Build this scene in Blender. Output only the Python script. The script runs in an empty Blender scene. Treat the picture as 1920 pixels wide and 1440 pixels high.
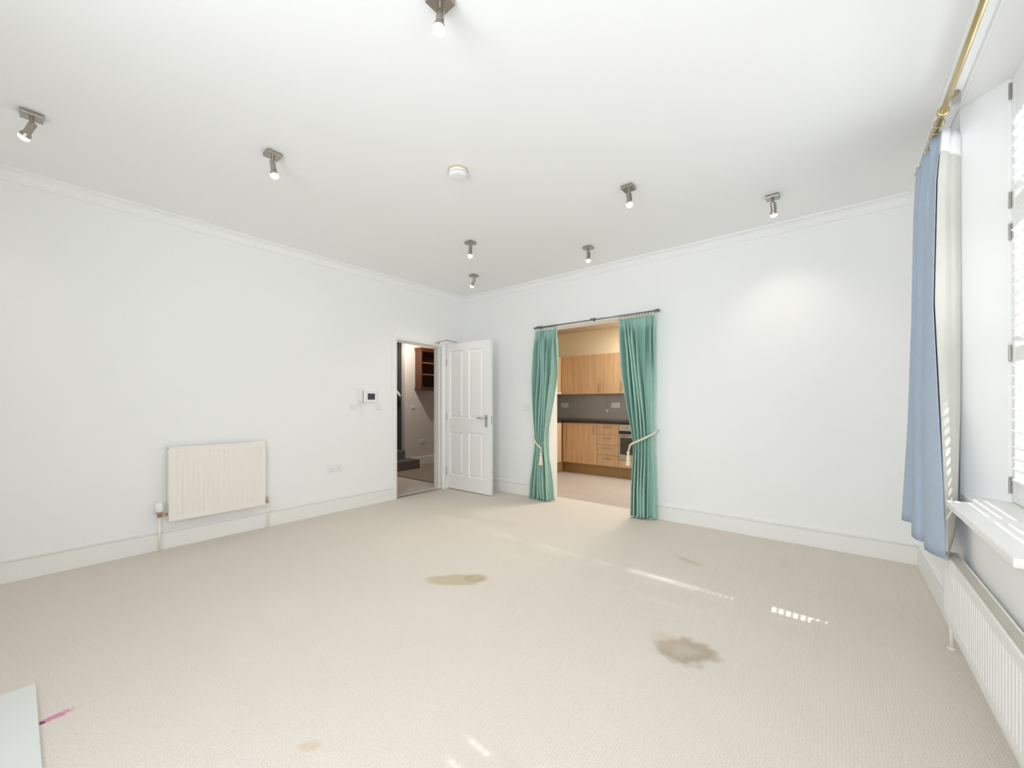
import bpy, bmesh, math, random
from mathutils import Vector, Matrix
random.seed(7)
S = bpy.context.scene
COL = S.collection
PI = math.pi
R = math.radians

# ------------------------------------------------------------------ camera
cam = bpy.data.cameras.new('camera'); co = bpy.data.objects.new('camera', cam); COL.objects.link(co)
co.location = (0, 0, 1.22); co.rotation_euler = (PI/2, 0, R(38.86))
cam.sensor_width = 36; cam.lens = 751.6/1920*36; cam.shift_y = 37.9/1920; cam.clip_start = 0.02
S.camera = co
# ------------------------------------------------------------------ world, sun, daylight, exposure
W = bpy.data.worlds.new('sky'); S.world = W; W.use_nodes = True
bg = W.node_tree.nodes['Background']; bg.inputs[0].default_value = (0.93, 0.97, 1.0, 1); bg.inputs[1].default_value = 1.2
def light(name, kind, loc, energy, color=(1,1,1), aim=None, **kw):
    l = bpy.data.lights.new(name, kind); l.energy = energy; l.color = color
    for k, v in kw.items(): setattr(l, k, v)
    o = bpy.data.objects.new(name, l); COL.objects.link(o); o.location = loc
    if aim is not None:
        o.rotation_euler = Vector(aim).to_track_quat('-Z', 'Y').to_euler()
    return o
TAN = 1.45
light('sun', 'SUN', (4, 2, 6), 4.5, (1, .98, .95), aim=(-1, .045, -TAN), angle=R(0.5))
light('sun_reflected_from_house_opposite', 'SUN', (4, 2, 4), 2.6, (1, .99, .97), aim=(-1, .03, -.76), angle=R(1.3))
DAY = (.875, .935, 1.0)
light('daylight_window_1', 'AREA', (1.05, 2.43, 1.85), 30, DAY, aim=(-1, 0, .1), shape='RECTANGLE', size=1.3, size_y=2.1)
light('daylight_window_2', 'AREA', (.50, .62, 1.50), 13, DAY, aim=(-1, .6, .02), shape='RECTANGLE', size=.95, size_y=1.5)
light('fill_light_rear', 'AREA', (-.75, -1.25, 1.75), 135, DAY, aim=(-.2, 1, .04), shape='RECTANGLE', size=1.9, size_y=2.2)  # fill light added behind the camera, shining through the made-up rear window
S.view_settings.view_transform = 'Standard'; S.view_settings.look = 'None'
S.view_settings.gamma = 1; S.view_settings.use_curve_mapping = False
S.view_settings.exposure = -0.18
S.cycles.max_bounces = 16; S.cycles.diffuse_bounces = 12; S.cycles.glossy_bounces = 4
S.cycles.transparent_max_bounces = 24; S.cycles.caustics_reflective = False; S.cycles.caustics_refractive = False
S.cycles.use_denoising = True; S.cycles.sample_clamp_indirect = 4

# ------------------------------------------------------------------ materials
def mat(name, color, rough=.6, metal=0, spec=.5, bump=0, bscale=200, var=0, vscale=3, emit=None, estr=0, detail=4):
    m = bpy.data.materials.new(name); m.use_nodes = True
    nt = m.node_tree; N = nt.nodes; L = nt.links
    b = N['Principled BSDF']
    b.inputs['Base Color'].default_value = (*color, 1); b.inputs['Roughness'].default_value = rough
    b.inputs['Metallic'].default_value = metal; b.inputs['Specular IOR Level'].default_value = spec
    tc = N.new('ShaderNodeTexCoord')
    if var or bump == 0:
        n = N.new('ShaderNodeTexNoise'); n.inputs['Scale'].default_value = vscale; n.inputs['Detail'].default_value = detail
        L.new(tc.outputs['Object'], n.inputs['Vector'])
        mx = N.new('ShaderNodeMix'); mx.data_type = 'RGBA'
        v = var or .01
        mx.inputs[6].default_value = (*[c*(1-v) for c in color], 1); mx.inputs[7].default_value = (*[min(1, c*(1+v)) for c in color], 1)
        L.new(n.outputs['Fac'], mx.inputs[0]); L.new(mx.outputs[2], b.inputs['Base Color'])
    if bump:
        n2 = N.new('ShaderNodeTexNoise'); n2.inputs['Scale'].default_value = bscale; n2.inputs['Detail'].default_value = 3
        L.new(tc.outputs['Object'], n2.inputs['Vector'])
        bp = N.new('ShaderNodeBump'); bp.inputs['Strength'].default_value = bump; bp.inputs['Distance'].default_value = .002
        L.new(n2.outputs['Fac'], bp.inputs['Height']); L.new(bp.outputs[0], b.inputs['Normal'])
    if emit:
        b.inputs['Emission Color'].default_value = (*emit, 1); b.inputs['Emission Strength'].default_value = estr
    return m

M = {}
M['wall'] = mat('painted_plaster', (.89, .892, .89), .85, spec=.2, bump=.08, bscale=60)
M['ceil'] = mat('ceiling_paint', (.90, .905, .905), .9, spec=.2, bump=.05, bscale=40)
M['trim'] = mat('gloss_trim_paint', (.87, .87, .85), .35)
M['doorpaint'] = mat('door_paint', (.90, .90, .885), .38)
M['shutter'] = mat('shutter_paint', (.93, .93, .93), .4)
M['rad'] = mat('radiator_enamel', (.88, .85, .79), .32)
M['radw'] = mat('radiator_enamel_white', (.88, .875, .85), .32)
M['grille'] = mat('radiator_grille', (.62, .6, .52), .5)
M['nickel'] = mat('brushed_nickel', (.42, .39, .35), .32, metal=1)
M['chrome'] = mat('chrome', (.62, .62, .66), .2, metal=1)
M['steel'] = mat('oven_steel', (.5, .47, .44), .35, metal=1)
M['brass'] = mat('polished_brass', (.64, .53, .30), .28, metal=1)
M['copper'] = mat('copper_pipe', (.60, .42, .30), .4, metal=1)
M['pewter'] = mat('dark_rail_metal', (.22, .22, .23), .35, metal=.8)
M['plastic'] = mat('white_plastic', (.88, .88, .89), .35)
M['plate'] = mat('switch_plastic', (.84, .84, .84), .4)
M['greyplastic'] = mat('grey_plastic', (.30, .29, .29), .5)
M['yellowed'] = mat('yellowed_plastic', (.55, .45, .26), .5)
M['screen'] = mat('monitor_screen', (.045, .055, .075), .15)
M['bulb'] = mat('lamp_lens', (1, 1, 1), .3, emit=(1, .97, .9), estr=6)
M['blackglass'] = mat('oven_glass', (.05, .045, .035), .08)
M['dark'] = mat('dark_gap', (.02, .02, .02), .6)
M['worktop'] = mat('dark_worktop', (.035, .028, .032), .3, var=.3, vscale=40)
M['rope'] = mat('cream_rope', (.80, .74, .58), .8, bump=.6, bscale=150)
M['hearth'] = mat('pale_stone', (.72, .74, .72), .35, var=.04, vscale=6)
M['cream'] = mat('kitchen_paint', (.84, .77, .58), .8)
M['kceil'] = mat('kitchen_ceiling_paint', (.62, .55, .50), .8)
M['hallwall'] = mat('hall_paint', (.74, .70, .66), .8)
M['stairwall'] = mat('shaded_stairwell', (.10, .10, .11), .8)  # wall in shadow, its shade put into the dark base colour
M['staircarpet'] = mat('stair_carpet', (.17, .155, .14), .95, bump=.6, bscale=300)
M['darkwood'] = mat('dark_wood', (.10, .035, .016), .4, var=.4, vscale=12)
M['shadewood'] = mat('shaded_dark_wood', (.05, .014, .008), .4, var=.4, vscale=12)  # shade inside the shelf compartments put into the wood colour
M['litwood'] = mat('lamplit_wood', (.42, .20, .06), .45, var=.3, vscale=12)  # warm lamplight on the shelf boards put into the wood colour

def wood(name, c1, c2, axis=2):
    m = bpy.data.materials.new(name); m.use_nodes = True; nt = m.node_tree; N = nt.nodes; L = nt.links
    b = N['Principled BSDF']; b.inputs['Roughness'].default_value = .45
    tc = N.new('ShaderNodeTexCoord'); mp = N.new('ShaderNodeMapping')
    sc = [22, 22, 22]; sc[axis] = 1.2; mp.inputs['Scale'].default_value = sc
    n = N.new('ShaderNodeTexNoise'); n.inputs['Scale'].default_value = 1.6; n.inputs['Detail'].default_value = 6; n.inputs['Distortion'].default_value = .5
    r = N.new('ShaderNodeValToRGB'); r.color_ramp.elements[0].position = .35; r.color_ramp.elements[1].position = .65
    r.color_ramp.elements[0].color = (*c1, 1); r.color_ramp.elements[1].color = (*c2, 1)
    L.new(tc.outputs['Object'], mp.inputs[0]); L.new(mp.outputs[0], n.inputs['Vector']); L.new(n.outputs['Fac'], r.inputs[0]); L.new(r.outputs[0], b.inputs['Base Color'])
    return m
M['oak'] = wood('light_oak_veneer', (.49, .31, .165), (.58, .385, .22))
M['oakpale'] = wood('pale_oak_veneer', (.64, .44, .27), (.70, .50, .32))
M['plinth'] = wood('oak_plinth', (.33, .20, .075), (.38, .235, .09), 0)

def fabric(name, c, rough=.85, wscale=900, transl=0):
    m = mat(name, c, rough, spec=.15, bump=.25, bscale=wscale, var=.06, vscale=30)
    if transl:
        nt = m.node_tree; N = nt.nodes; b = N['Principled BSDF']; out = N['Material Output']
        t = N.new('ShaderNodeBsdfTranslucent'); t.inputs[0].default_value = (*c, 1)
        mx = N.new('ShaderNodeMixShader'); mx.inputs[0].default_value = transl
        nt.links.new(b.outputs[0], mx.inputs[1]); nt.links.new(t.outputs[0], mx.inputs[2]); nt.links.new(mx.outputs[0], out.inputs[0])
    return m
M['green'] = fabric('green_silk', (.36, .57, .50), .6)
M['blue'] = fabric('blue_cotton', (.43, .51, .62))
M['lining'] = fabric('cream_lining', (.68, .67, .61), transl=.12)
M['tape'] = fabric('heading_tape', (.88, .88, .88))

def tile_mat(name, c, grout, sx, sy, mortar, rough, axes='xz', rot=0):
    m = bpy.data.materials.new(name); m.use_nodes = True; nt = m.node_tree; N = nt.nodes; L = nt.links
    b = N['Principled BSDF']; b.inputs['Roughness'].default_value = rough
    tc = N.new('ShaderNodeTexCoord'); mp = N.new('ShaderNodeMapping'); mp.inputs['Rotation'].default_value = (R(90) if axes == 'xz' else 0, 0, rot)
    if axes == 'xz': mp.inputs['Rotation'].default_value = (R(-90), 0, 0)
    br = N.new('ShaderNodeTexBrick'); br.offset = 0; br.inputs['Scale'].default_value = 1
    br.inputs['Brick Width'].default_value = sx; br.inputs['Row Height'].default_value = sy; br.inputs['Mortar Size'].default_value = mortar
    br.inputs['Color1'].default_value = (*c, 1); br.inputs['Color2'].default_value = (*[k*.94 for k in c], 1); br.inputs['Mortar'].default_value = (*grout, 1)
    L.new(tc.outputs['Object'], mp.inputs[0]); L.new(mp.outputs[0], br.inputs['Vector']); L.new(br.outputs['Color'], b.inputs['Base Color'])
    return m
M['mosaic'] = tile_mat('grey_mosaic', (.36, .35, .35), (.62, .60, .59), .024, .024, .0022, .35)
M['ktile'] = tile_mat('kitchen_floor_tile', (.52, .475, .44), (.42, .375, .34), .40, .40, .004, .4, 'xy', R(8))

def carpet():
    m = bpy.data.materials.new('loop_carpet'); m.use_nodes = True; nt = m.node_tree; N = nt.nodes; L = nt.links
    b = N['Principled BSDF']; b.inputs['Roughness'].default_value = .95; b.inputs['Specular IOR Level'].default_value = .1
    geo = N.new('ShaderNodeNewGeometry'); P = geo.outputs['Position']
    def noise(scale, detail=2, vec=None):
        n = N.new('ShaderNodeTexNoise'); n.inputs['Scale'].default_value = scale; n.inputs['Detail'].default_value = detail
        L.new(vec or P, n.inputs['Vector']); return n
    def mixc(fac, a, c, mode='MIX'):
        x = N.new('ShaderNodeMix'); x.data_type = 'RGBA'; x.blend_type = mode
        if isinstance(fac, float): x.inputs[0].default_value = fac
        else: L.new(fac, x.inputs[0])
        for i, s in ((6, a), (7, c)):
            if isinstance(s, tuple): x.inputs[i].default_value = (*s, 1)
            else: L.new(s, x.inputs[i])
        return x.outputs[2]
    def math_(op, a, c=None, cl=False):
        x = N.new('ShaderNodeMath'); x.operation = op; x.use_clamp = cl
        for i, s in ((0, a), (1, c)):
            if s is None: continue
            if isinstance(s, (int, float)): x.inputs[i].default_value = s
            else: L.new(s, x.inputs[i])
        return x.outputs[0]
    base = mixc(noise(2.2, 3).outputs['Fac'], (.75, .695, .625), (.79, .74, .67))
    fine = noise(190, 2)
    rf = N.new('ShaderNodeValToRGB'); rf.color_ramp.elements[0].position = .35; rf.color_ramp.elements[1].position = .65
    rf.color_ramp.elements[0].color = (.86, .84, .82, 1); rf.color_ramp.elements[1].color = (1, 1, 1, 1)
    L.new(fine.outputs['Fac'], rf.inputs[0])
    col = mixc(1.0, base, rf.outputs[0], 'MULTIPLY')
    sep = N.new('ShaderNodeSeparateXYZ'); L.new(P, sep.inputs[0])
    rib = math_('SINE', math_('MULTIPLY', sep.outputs[0], 2*PI/.011))
    ribc = math_('MULTIPLY_ADD', rib, .018); ribc.node.inputs[2].default_value = .982
    cx = N.new('ShaderNodeCombineColor')
    for i in range(3): L.new(ribc, cx.inputs[i])
    col = mixc(1.0, col, cx.outputs[0], 'MULTIPLY')
    wob = noise(7, 3)
    def stain(cx_, cy, rx, ry, ang, colr, strength, soft=.35, wobble=.9, nsc=None, ring=False):
        nonlocal col
        mp = N.new('ShaderNodeMapping'); mp.vector_type = 'TEXTURE'
        mp.inputs['Location'].default_value = (cx_, cy, 0); mp.inputs['Rotation'].default_value = (0, 0, ang); mp.inputs['Scale'].default_value = (rx, ry, 1)
        L.new(P, mp.inputs[0])
        ln = N.new('ShaderNodeVectorMath'); ln.operation = 'LENGTH'; L.new(mp.outputs[0], ln.inputs[0])
        w = (noise(nsc, 3) if nsc else wob).outputs['Fac']
        d = math_('ADD', ln.outputs['Value'], math_('MULTIPLY', math_('SUBTRACT', w, .5), wobble))
        mr = N.new('ShaderNodeMapRange'); mr.interpolation_type = 'SMOOTHSTEP'
        mr.inputs['From Min'].default_value = 1+soft; mr.inputs['From Max'].default_value = 1-soft
        mr.inputs['To Min'].default_value = 0; mr.inputs['To Max'].default_value = strength
        L.new(d, mr.inputs['Value']); f = mr.outputs[0]
        if ring:
            m2 = N.new('ShaderNodeMapRange'); m2.inputs['From Min'].default_value = .1; m2.inputs['From Max'].default_value = .85
            m2.inputs['To Min'].default_value = .45; m2.inputs['To Max'].default_value = 1; L.new(d, m2.inputs['Value'])
            f = math_('MULTIPLY', f, m2.outputs[0])
        col = mixc(f, col, colr)
    stain(-2.05, 1.93, .20, .085, R(42), (.46, .37, .20), .60, .25, .75, nsc=9)
    stain(-1.965, 2.03, .075, .06, R(42), (.38, .31, .17), .5, .3, .6, ring=True)
    stain(-.575, 2.08, .13, .10, R(25), (.34, .27, .18), .8, .35, 1.5, nsc=11, ring=True)
    stain(-.68, 2.12, .09, .07, 0, (.60, .50, .37), .35, .4, 1.0)
    stain(-.885, 3.29, .10, .028, R(-20), (.50, .42, .24), .5, .4, .7)
    stain(-.30, 3.72, .03, .13, 0, (.66, .55, .42), .35, .5, .5)
    stain(-1.46, .66, .04, .02, R(40), (.62, .48, .33), .5, .5, .6)
    stain(-2.372, .100, .048, .016, R(97), (.58, .14, .32), .75, .45, 2.4, nsc=80)
    stain(-2.366, .066, .009, .011, R(97), (.20, .03, .12), .9, .4, 1.2, nsc=80)
    stain(-3.0, 3.1, .6, .1, R(5), (.62, .54, .43), .25, .6, .8)
    L.new(col, b.inputs['Base Color'])
    h = math_('ADD', fine.outputs['Fac'], math_('MULTIPLY', rib, .25))
    bp = N.new('ShaderNodeBump'); bp.inputs['Strength'].default_value = .5; bp.inputs['Distance'].default_value = .004
    L.new(h, bp.inputs['Height']); L.new(bp.outputs[0], b.inputs['Normal'])
    return m
M['carpet'] = carpet()
M['hallcarpet'] = mat('hall_carpet', (.68, .62, .56), .95, bump=.5, bscale=250)
M['hallfloor'] = mat('hall_floor_brown', (.36, .30, .25), .9, bump=.3, bscale=250)

def glass_mat():
    m = bpy.data.materials.new('window_glass'); m.use_nodes = True; nt = m.node_tree; N = nt.nodes; L = nt.links
    N.remove(N['Principled BSDF'])
    t = N.new('ShaderNodeBsdfTransparent'); g = N.new('ShaderNodeBsdfGlossy'); g.inputs['Roughness'].default_value = .02
    mx = N.new('ShaderNodeMixShader'); mx.inputs[0].default_value = .05
    L.new(t.outputs[0], mx.inputs[1]); L.new(g.outputs[0], mx.inputs[2]); L.new(mx.outputs[0], N['Material Output'].inputs[0])
    return m
M['glass'] = glass_mat()

# ------------------------------------------------------------------ mesh helpers
def wl(o):
    v = Vector((0, 0, 0))
    while o: v += o.location; o = o.parent
    return v
def obj(name, bm, m, parent=None, loc=None, smooth=False, bevel=0, seg=2, local=False):
    """one mesh object; bm in world coordinates unless local"""
    me = bpy.data.meshes.new(name)
    bmesh.ops.recalc_face_normals(bm, faces=bm.faces[:])
    off = (wl(parent) if parent else Vector((0, 0, 0))) + (Vector(loc) if loc else Vector((0, 0, 0)))
    if not local: bmesh.ops.translate(bm, verts=bm.verts[:], vec=-off)
    bm.to_mesh(me); bm.free()
    for p in me.polygons: p.use_smooth = smooth
    o = bpy.data.objects.new(name, me); COL.objects.link(o)
    if isinstance(m, str): m = M[m]
    me.materials.append(m)
    if parent: o.parent = parent
    if loc: o.location = loc
    if bevel:
        b = o.modifiers.new('bevel', 'BEVEL'); b.width = bevel; b.segments = seg; b.limit_method = 'ANGLE'; b.angle_limit = R(40); b.harden_normals = False
    return o
def box(bm, x0, x1, y0, y1, z0, z1):
    vs = [bm.verts.new((x, y, z)) for x in (x0, x1) for y in (y0, y1) for z in (z0, z1)]
    for f in ((0, 1, 3, 2), (4, 6, 7, 5), (0, 4, 5, 1), (2, 3, 7, 6), (0, 2, 6, 4), (1, 5, 7, 3)): bm.faces.new([vs[i] for i in f])
    return vs
def B(*bs):
    bm = bmesh.new()
    for b in bs: box(bm, *b)
    return bm
def tube(bm, pts, r, n=12, cap=True):
    pts = [Vector(p) for p in pts]; rings = []
    rs = r if isinstance(r, (list, tuple)) else [r]*len(pts)
    up = None
    for i, p in enumerate(pts):
        a = pts[max(i-1, 0)]; c = pts[min(i+1, len(pts)-1)]; t = (c-a)
        if t.length < 1e-9: t = rings_t
        t.normalize(); rings_t = t
        if up is None:
            up = Vector((0, 0, 1)) if abs(t.z) < .9 else Vector((1, 0, 0))
        u = t.cross(up).normalized(); v = u.cross(t).normalized(); up = v
        rings.append([bm.verts.new(p + (u*math.cos(2*PI*k/n) + v*math.sin(2*PI*k/n))*rs[i]) for k in range(n)])
    for a, c in zip(rings, rings[1:]):
        for k in range(n): bm.faces.new((a[k], a[(k+1) % n], c[(k+1) % n], c[k]))
    if cap: bm.faces.new(rings[0][::-1]); bm.faces.new(rings[-1])
def T(pts, r, n=12):
    bm = bmesh.new(); tube(bm, pts, r, n); return bm
def lathe(bm, prof, c, axis='z', n=24):
    """prof: (radius, height) pairs along axis"""
    rings = []
    for r_, h in prof:
        ring = []
        for k in range(n):
            a = 2*PI*k/n; u, v = r_*math.cos(a), r_*math.sin(a)
            p = {'z': (u, v, h), 'x': (h, u, v), 'y': (u, h, v)}[axis]
            ring.append(bm.verts.new((c[0]+p[0], c[1]+p[1], c[2]+p[2])))
        rings.append(ring)
    for a, b in zip(rings, rings[1:]):
        for k in range(n): bm.faces.new((a[k], a[(k+1) % n], b[(k+1) % n], b[k]))
    bm.faces.new(rings[0][::-1]); bm.faces.new(rings[-1])
def Lth(prof, c, axis='z', n=24):
    bm = bmesh.new(); lathe(bm, prof, c, axis, n); return bm
def thing(name, label, cat, loc=(0, 0, 0), group=None, rotz=0):
    o = bpy.data.objects.new(name, None); COL.objects.link(o); o.location = loc; o.rotation_euler = (0, 0, rotz)
    o.empty_display_size = .05
    o['label'] = label; o['category'] = cat
    if group: o['group'] = group
    return o
def tag(o, label, cat, group=None):
    o['label'] = label; o['category'] = cat
    if group: o['group'] = group
    return o
def struct(name, bm, m, **kw):
    o = obj(name, bm, m, **kw); o['kind'] = 'structure'; return o
def dup(src, parent=None):
    c = src.copy(); COL.objects.link(c)
    if parent: c.parent = parent
    for ch in src.children:
        d = ch.copy(); COL.objects.link(d); d.parent = c
        for g in ch.children:
            e = g.copy(); COL.objects.link(e); e.parent = d
            for h in g.children:
                k = h.copy(); COL.objects.link(k); k.parent = e
    return c

# ------------------------------------------------------------------ room shell
XL, YB, XR, YF, ZC = -4.415, 4.31, .505, -.75, 2.83
DY0, DY1, DZ = 3.10, 3.86, 2.05          # hall doorway in the left wall
OX0, OX1, OZ = -2.86, -1.535, 2.20        # kitchen opening in the back wall
WY0, WY1, WZ0, WZ1 = 1.93, 2.94, .76, 2.75
VY0, VY1 = .12, 1.13                     # second window
struct('floor', B((XL-.16, XR+.2, YF-.1, YB+.19, -.1, 0)), 'carpet')
struct('ceiling', B((XL-.16, XR+.4, YF-.1, YB+.19, ZC, ZC+.12)), 'ceil')
struct('wall_left', B((XL-.16, XL, YF, DY0-.03, 0, ZC), (XL-.16, XL, DY1+.03, YB+.19, 0, ZC), (XL-.16, XL, DY0-.03, DY1+.03, DZ+.03, ZC)), 'wall')
struct('wall_back', B((XL, OX0, YB, YB+.19, 0, ZC), (OX1, XR+.3, YB, YB+.19, 0, ZC), (OX0, OX1, YB, YB+.19, OZ, ZC)), 'wall')
struct('wall_right', B((XR, XR+.3, YF, VY0, 0, ZC), (XR, XR+.3, VY1, WY0, 0, ZC), (XR, XR+.3, WY1+.135, YB, 0, ZC), (XR, XR+.3, WY1, WY1+.136, 0, WZ0-.03), (XR, XR+.3, WY1, WY1+.136, WZ1, ZC),
    (XR, XR+.3, VY0, VY1, 0, WZ0-.03), (XR, XR+.3, WY0, WY1, 0, WZ0-.03), (XR, XR+.3, VY0, VY1, WZ1, ZC), (XR, XR+.3, WY0, WY1, WZ1, ZC)), 'wall')
bm = bmesh.new()
pl_ = [(XR, WY1+.135), (XR+.3, WY1+.135), (XR+.3, WY1), (.636, WY1)]
lo = [bm.verts.new((x, y, WZ0-.03)) for x, y in pl_]; hi = [bm.verts.new((x, y, WZ1)) for x, y in pl_]
bm.faces.new(lo); bm.faces.new(hi)
for k in range(4): bm.faces.new((lo[k], lo[(k+1) % 4], hi[(k+1) % 4], hi[k]))
struct('wall_right', bm, 'wall')
WX0, WX1 = -1.55, -.25                       # unseen window added behind the camera to let in fill light
struct('wall_front', B((XL, WX0, YF-.12, YF, 0, ZC), (WX1, XR, YF-.12, YF, 0, ZC), (WX0, WX1, YF-.12, YF, 0, WZ0), (WX0, WX1, YF-.12, YF, WZ1, ZC)), 'wall')
w3 = struct('window_3', B((WX0, WX0+.06, YF-.10, YF-.05, WZ0, WZ1), (WX1-.06, WX1, YF-.10, YF-.05, WZ0, WZ1), (WX0+.06, WX1-.06, YF-.10, YF-.05, WZ0, WZ0+.07), (WX0+.06, WX1-.06, YF-.10, YF-.05, WZ1-.06, WZ1), (WX0+.06, WX1-.06, YF-.10, YF-.05, 1.72, 1.76)), 'shutter')
obj('pane', B((WX0+.06, WX1-.06, YF-.08, YF-.075, WZ0+.07, 1.72)), 'glass', w3)
obj('pane', B((WX0+.06, WX1-.06, YF-.08, YF-.075, 1.76, WZ1-.06)), 'glass', w3)

def sweep(name, prof, path, m, inward):
    """profile (offset from the wall, z) run along a straight path with mitred ends; path in plan, inward normals per point"""
    bm = bmesh.new(); rings = []
    for (x, y), (nx, ny) in zip(path, inward):
        rings.append([bm.verts.new((x+nx*d, y+ny*d, z)) for d, z in prof])
    for a, b in zip(rings, rings[1:]):
        for k in range(len(prof)): bm.faces.new((a[k], a[(k+1) % len(prof)], b[(k+1) % len(prof)], b[k]))
    bm.faces.new(rings[0][::-1]); bm.faces.new(rings[-1])
    return struct(name, bm, m)
cov = [(0, ZC-.078), (.012, ZC-.078), (.014, ZC-.066)] + [(.018+.042*(1-math.cos(t*PI/2)), ZC-.062+.046*math.sin(t*PI/2)) for t in [i/6 for i in range(7)]] + [(.066, ZC-.014), (.07, ZC-.012), (.07, ZC), (0, ZC)]
sweep('trim_1', cov, [(XL, YF), (XL, YB)], 'ceil', [(1, 1), (1, -1)])
sweep('trim_2', cov, [(XL, YB), (XR, YB)], 'ceil', [(1, -1), (-1, -1)])
sweep('trim_3', cov, [(XR, YB), (XR, YF)], 'ceil', [(-1, -1), (-1, 1)])
sweep('trim_4', cov, [(XR, YF), (XL, YF)], 'ceil', [(-1, 1), (1, 1)])
sk = [(0, 0), (.020, 0), (.020, .133), (.003, .136), (.003, .143), (.018, .146), (.018, .157), (.007, .163), (.006, .175), (0, .177)]
AR = .062
sweep('baseboard_left', sk, [(XL, YF), (XL, DY0-AR-.01)], 'trim', [(1, 1), (1, 0)])
sweep('baseboard_left', sk, [(XL, DY1+AR+.01), (XL, YB)], 'trim', [(1, 0), (1, -1)])
sweep('baseboard_back', sk, [(XL, YB), (OX0, YB)], 'trim', [(1, -1), (0, -1)])
sweep('baseboard_back', sk, [(OX1, YB), (XR, YB)], 'trim', [(0, -1), (-1, -1)])
sweep('baseboard_right', sk, [(XR, YB), (XR, YF)], 'trim', [(-1, -1), (-1, 1)])

# doorway lining + architrave (one moulded frame each)
struct('trim_5', B((XL-.165, XL+.004, DY0-.03, DY0, 0, DZ+.03), (XL-.165, XL+.004, DY1, DY1+.03, 0, DZ+.03), (XL-.165, XL+.004, DY0, DY1, DZ, DZ+.03),
    (XL-.10, XL-.045, DY0, DY0+.012, 0, DZ), (XL-.10, XL-.045, DY1-.012, DY1, 0, DZ), (XL-.10, XL-.045, DY0+.012, DY1-.012, DZ-.012, DZ)), 'trim', bevel=.002)
def architrave(name):
    prof = [(0, 0), (.004, .014), (.022, .016), (.026, .022), (.05, .024), (.058, .018), (.066, .018), (.07, .006), (.07, 0)]   # (out from opening, off wall)
    bm = bmesh.new(); rings = []
    path = [(DY0, 0, -1, 0), (DY0, DZ, -1, 1), (DY1, DZ, 1, 1), (DY1, 0, 1, 0)]
    for y, z, sy, sz in path:
        rings.append([bm.verts.new((XL+.001+d, y+sy*u, z+sz*u)) for u, d in prof])
    for a, b in zip(rings, rings[1:]):
        for k in range(len(prof)): bm.faces.new((a[k], a[(k+1) % len(prof)], b[(k+1) % len(prof)], b[k]))
    bm.faces.new(rings[0][::-1]); bm.faces.new(rings[-1])
    struct(name, bm, 'trim')
architrave('trim_6')
struct('trim_7', B((XL-.03, XL+.004, DY0, DY1, 0, .006)), 'nickel', bevel=.002)      # carpet bar in the doorway

# ------------------------------------------------------------------ windows (sash + pane) and shutters
def window(n, y0, y1, zoom=True):
    fr = bmesh.new(); xo, xi = XR+.285, XR+.235
    for b in ((xi, xo, y0, y0+.05, WZ0, WZ1), (xi, xo, y1-.05, y1, WZ0, WZ1), (xi, xo, y0+.05, y1-.05, WZ0, WZ0+.07), (xi, xo, y0+.05, y1-.05, WZ1-.05, WZ1), (xi, xo, y0+.05, y1-.05, 1.72, 1.76)):
        box(fr, *b)
    w = struct('window_%d' % n, fr, 'shutter', bevel=.003)
    obj('pane', B((xi+.022, xi+.026, y0+.05, y1-.05, WZ0+.07, 1.72)), 'glass', w)
    obj('pane', B((xi+.022, xi+.026, y0+.05, y1-.05, 1.76, WZ1-.05)), 'glass', w)
window(1, WY0, WY1); window(2, VY0, VY1)
bm = bmesh.new()
pl_ = [(.415, WY0-.055), (.415, 2.81), (XR, 2.81), (XR, WY1+.13), (XR+.3, WY1+.13), (XR+.3, WY0), (XR, WY0), (XR, WY0-.055)]
lo = [bm.verts.new((x, y, WZ0-.03)) for x, y in pl_]; hi = [bm.verts.new((x, y, WZ0)) for x, y in pl_]
bm.faces.new(lo); bm.faces.new(hi)
for k in range(8): bm.faces.new((lo[k], lo[(k+1) % 8], hi[(k+1) % 8], hi[k]))
struct('trim_8', bm, 'radw', bevel=.004)
struct('trim_9', B((.415, XR, VY0-.055, VY1+.055, WZ0-.035, WZ0), (XR, XR+.3, VY0, VY1, WZ0-.03, WZ0)), 'radw', bevel=.004)
SX = .66                                   # shutter mid plane
def blade(bm, y0, y1, z, tilt, c0, notches):
    """tilted elliptical louvre along y, narrower at each notch (ya, yb, chord)"""
    ys = [(y0, c0), (y1, c0)]
    for a, b, c in notches: ys += [(a-.0005, c0), (a+.0005, c), (b-.0005, c), (b+.0005, c0)]
    ys = [(min(max(y, y0), y1), c) for y, c in sorted(ys) if y0-.001 <= y <= y1+.001]
    rings = []
    for y, c in ys:
        ring = []
        for k in range(12):
            a = 2*PI*k/12; u = c/2*math.cos(a); v = .0038*math.sin(a)
            ring.append(bm.verts.new((SX + u*math.cos(tilt) - v*math.sin(tilt), y, z + u*math.sin(tilt) + v*math.cos(tilt))))
        rings.append(ring)
    for a, b in zip(rings, rings[1:]):
        for k in range(12): bm.faces.new((a[k], a[(k+1) % 12], b[(k+1) % 12], b[k]))
    bm.faces.new(rings[0][::-1]); bm.faces.new(rings[-1])
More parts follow.
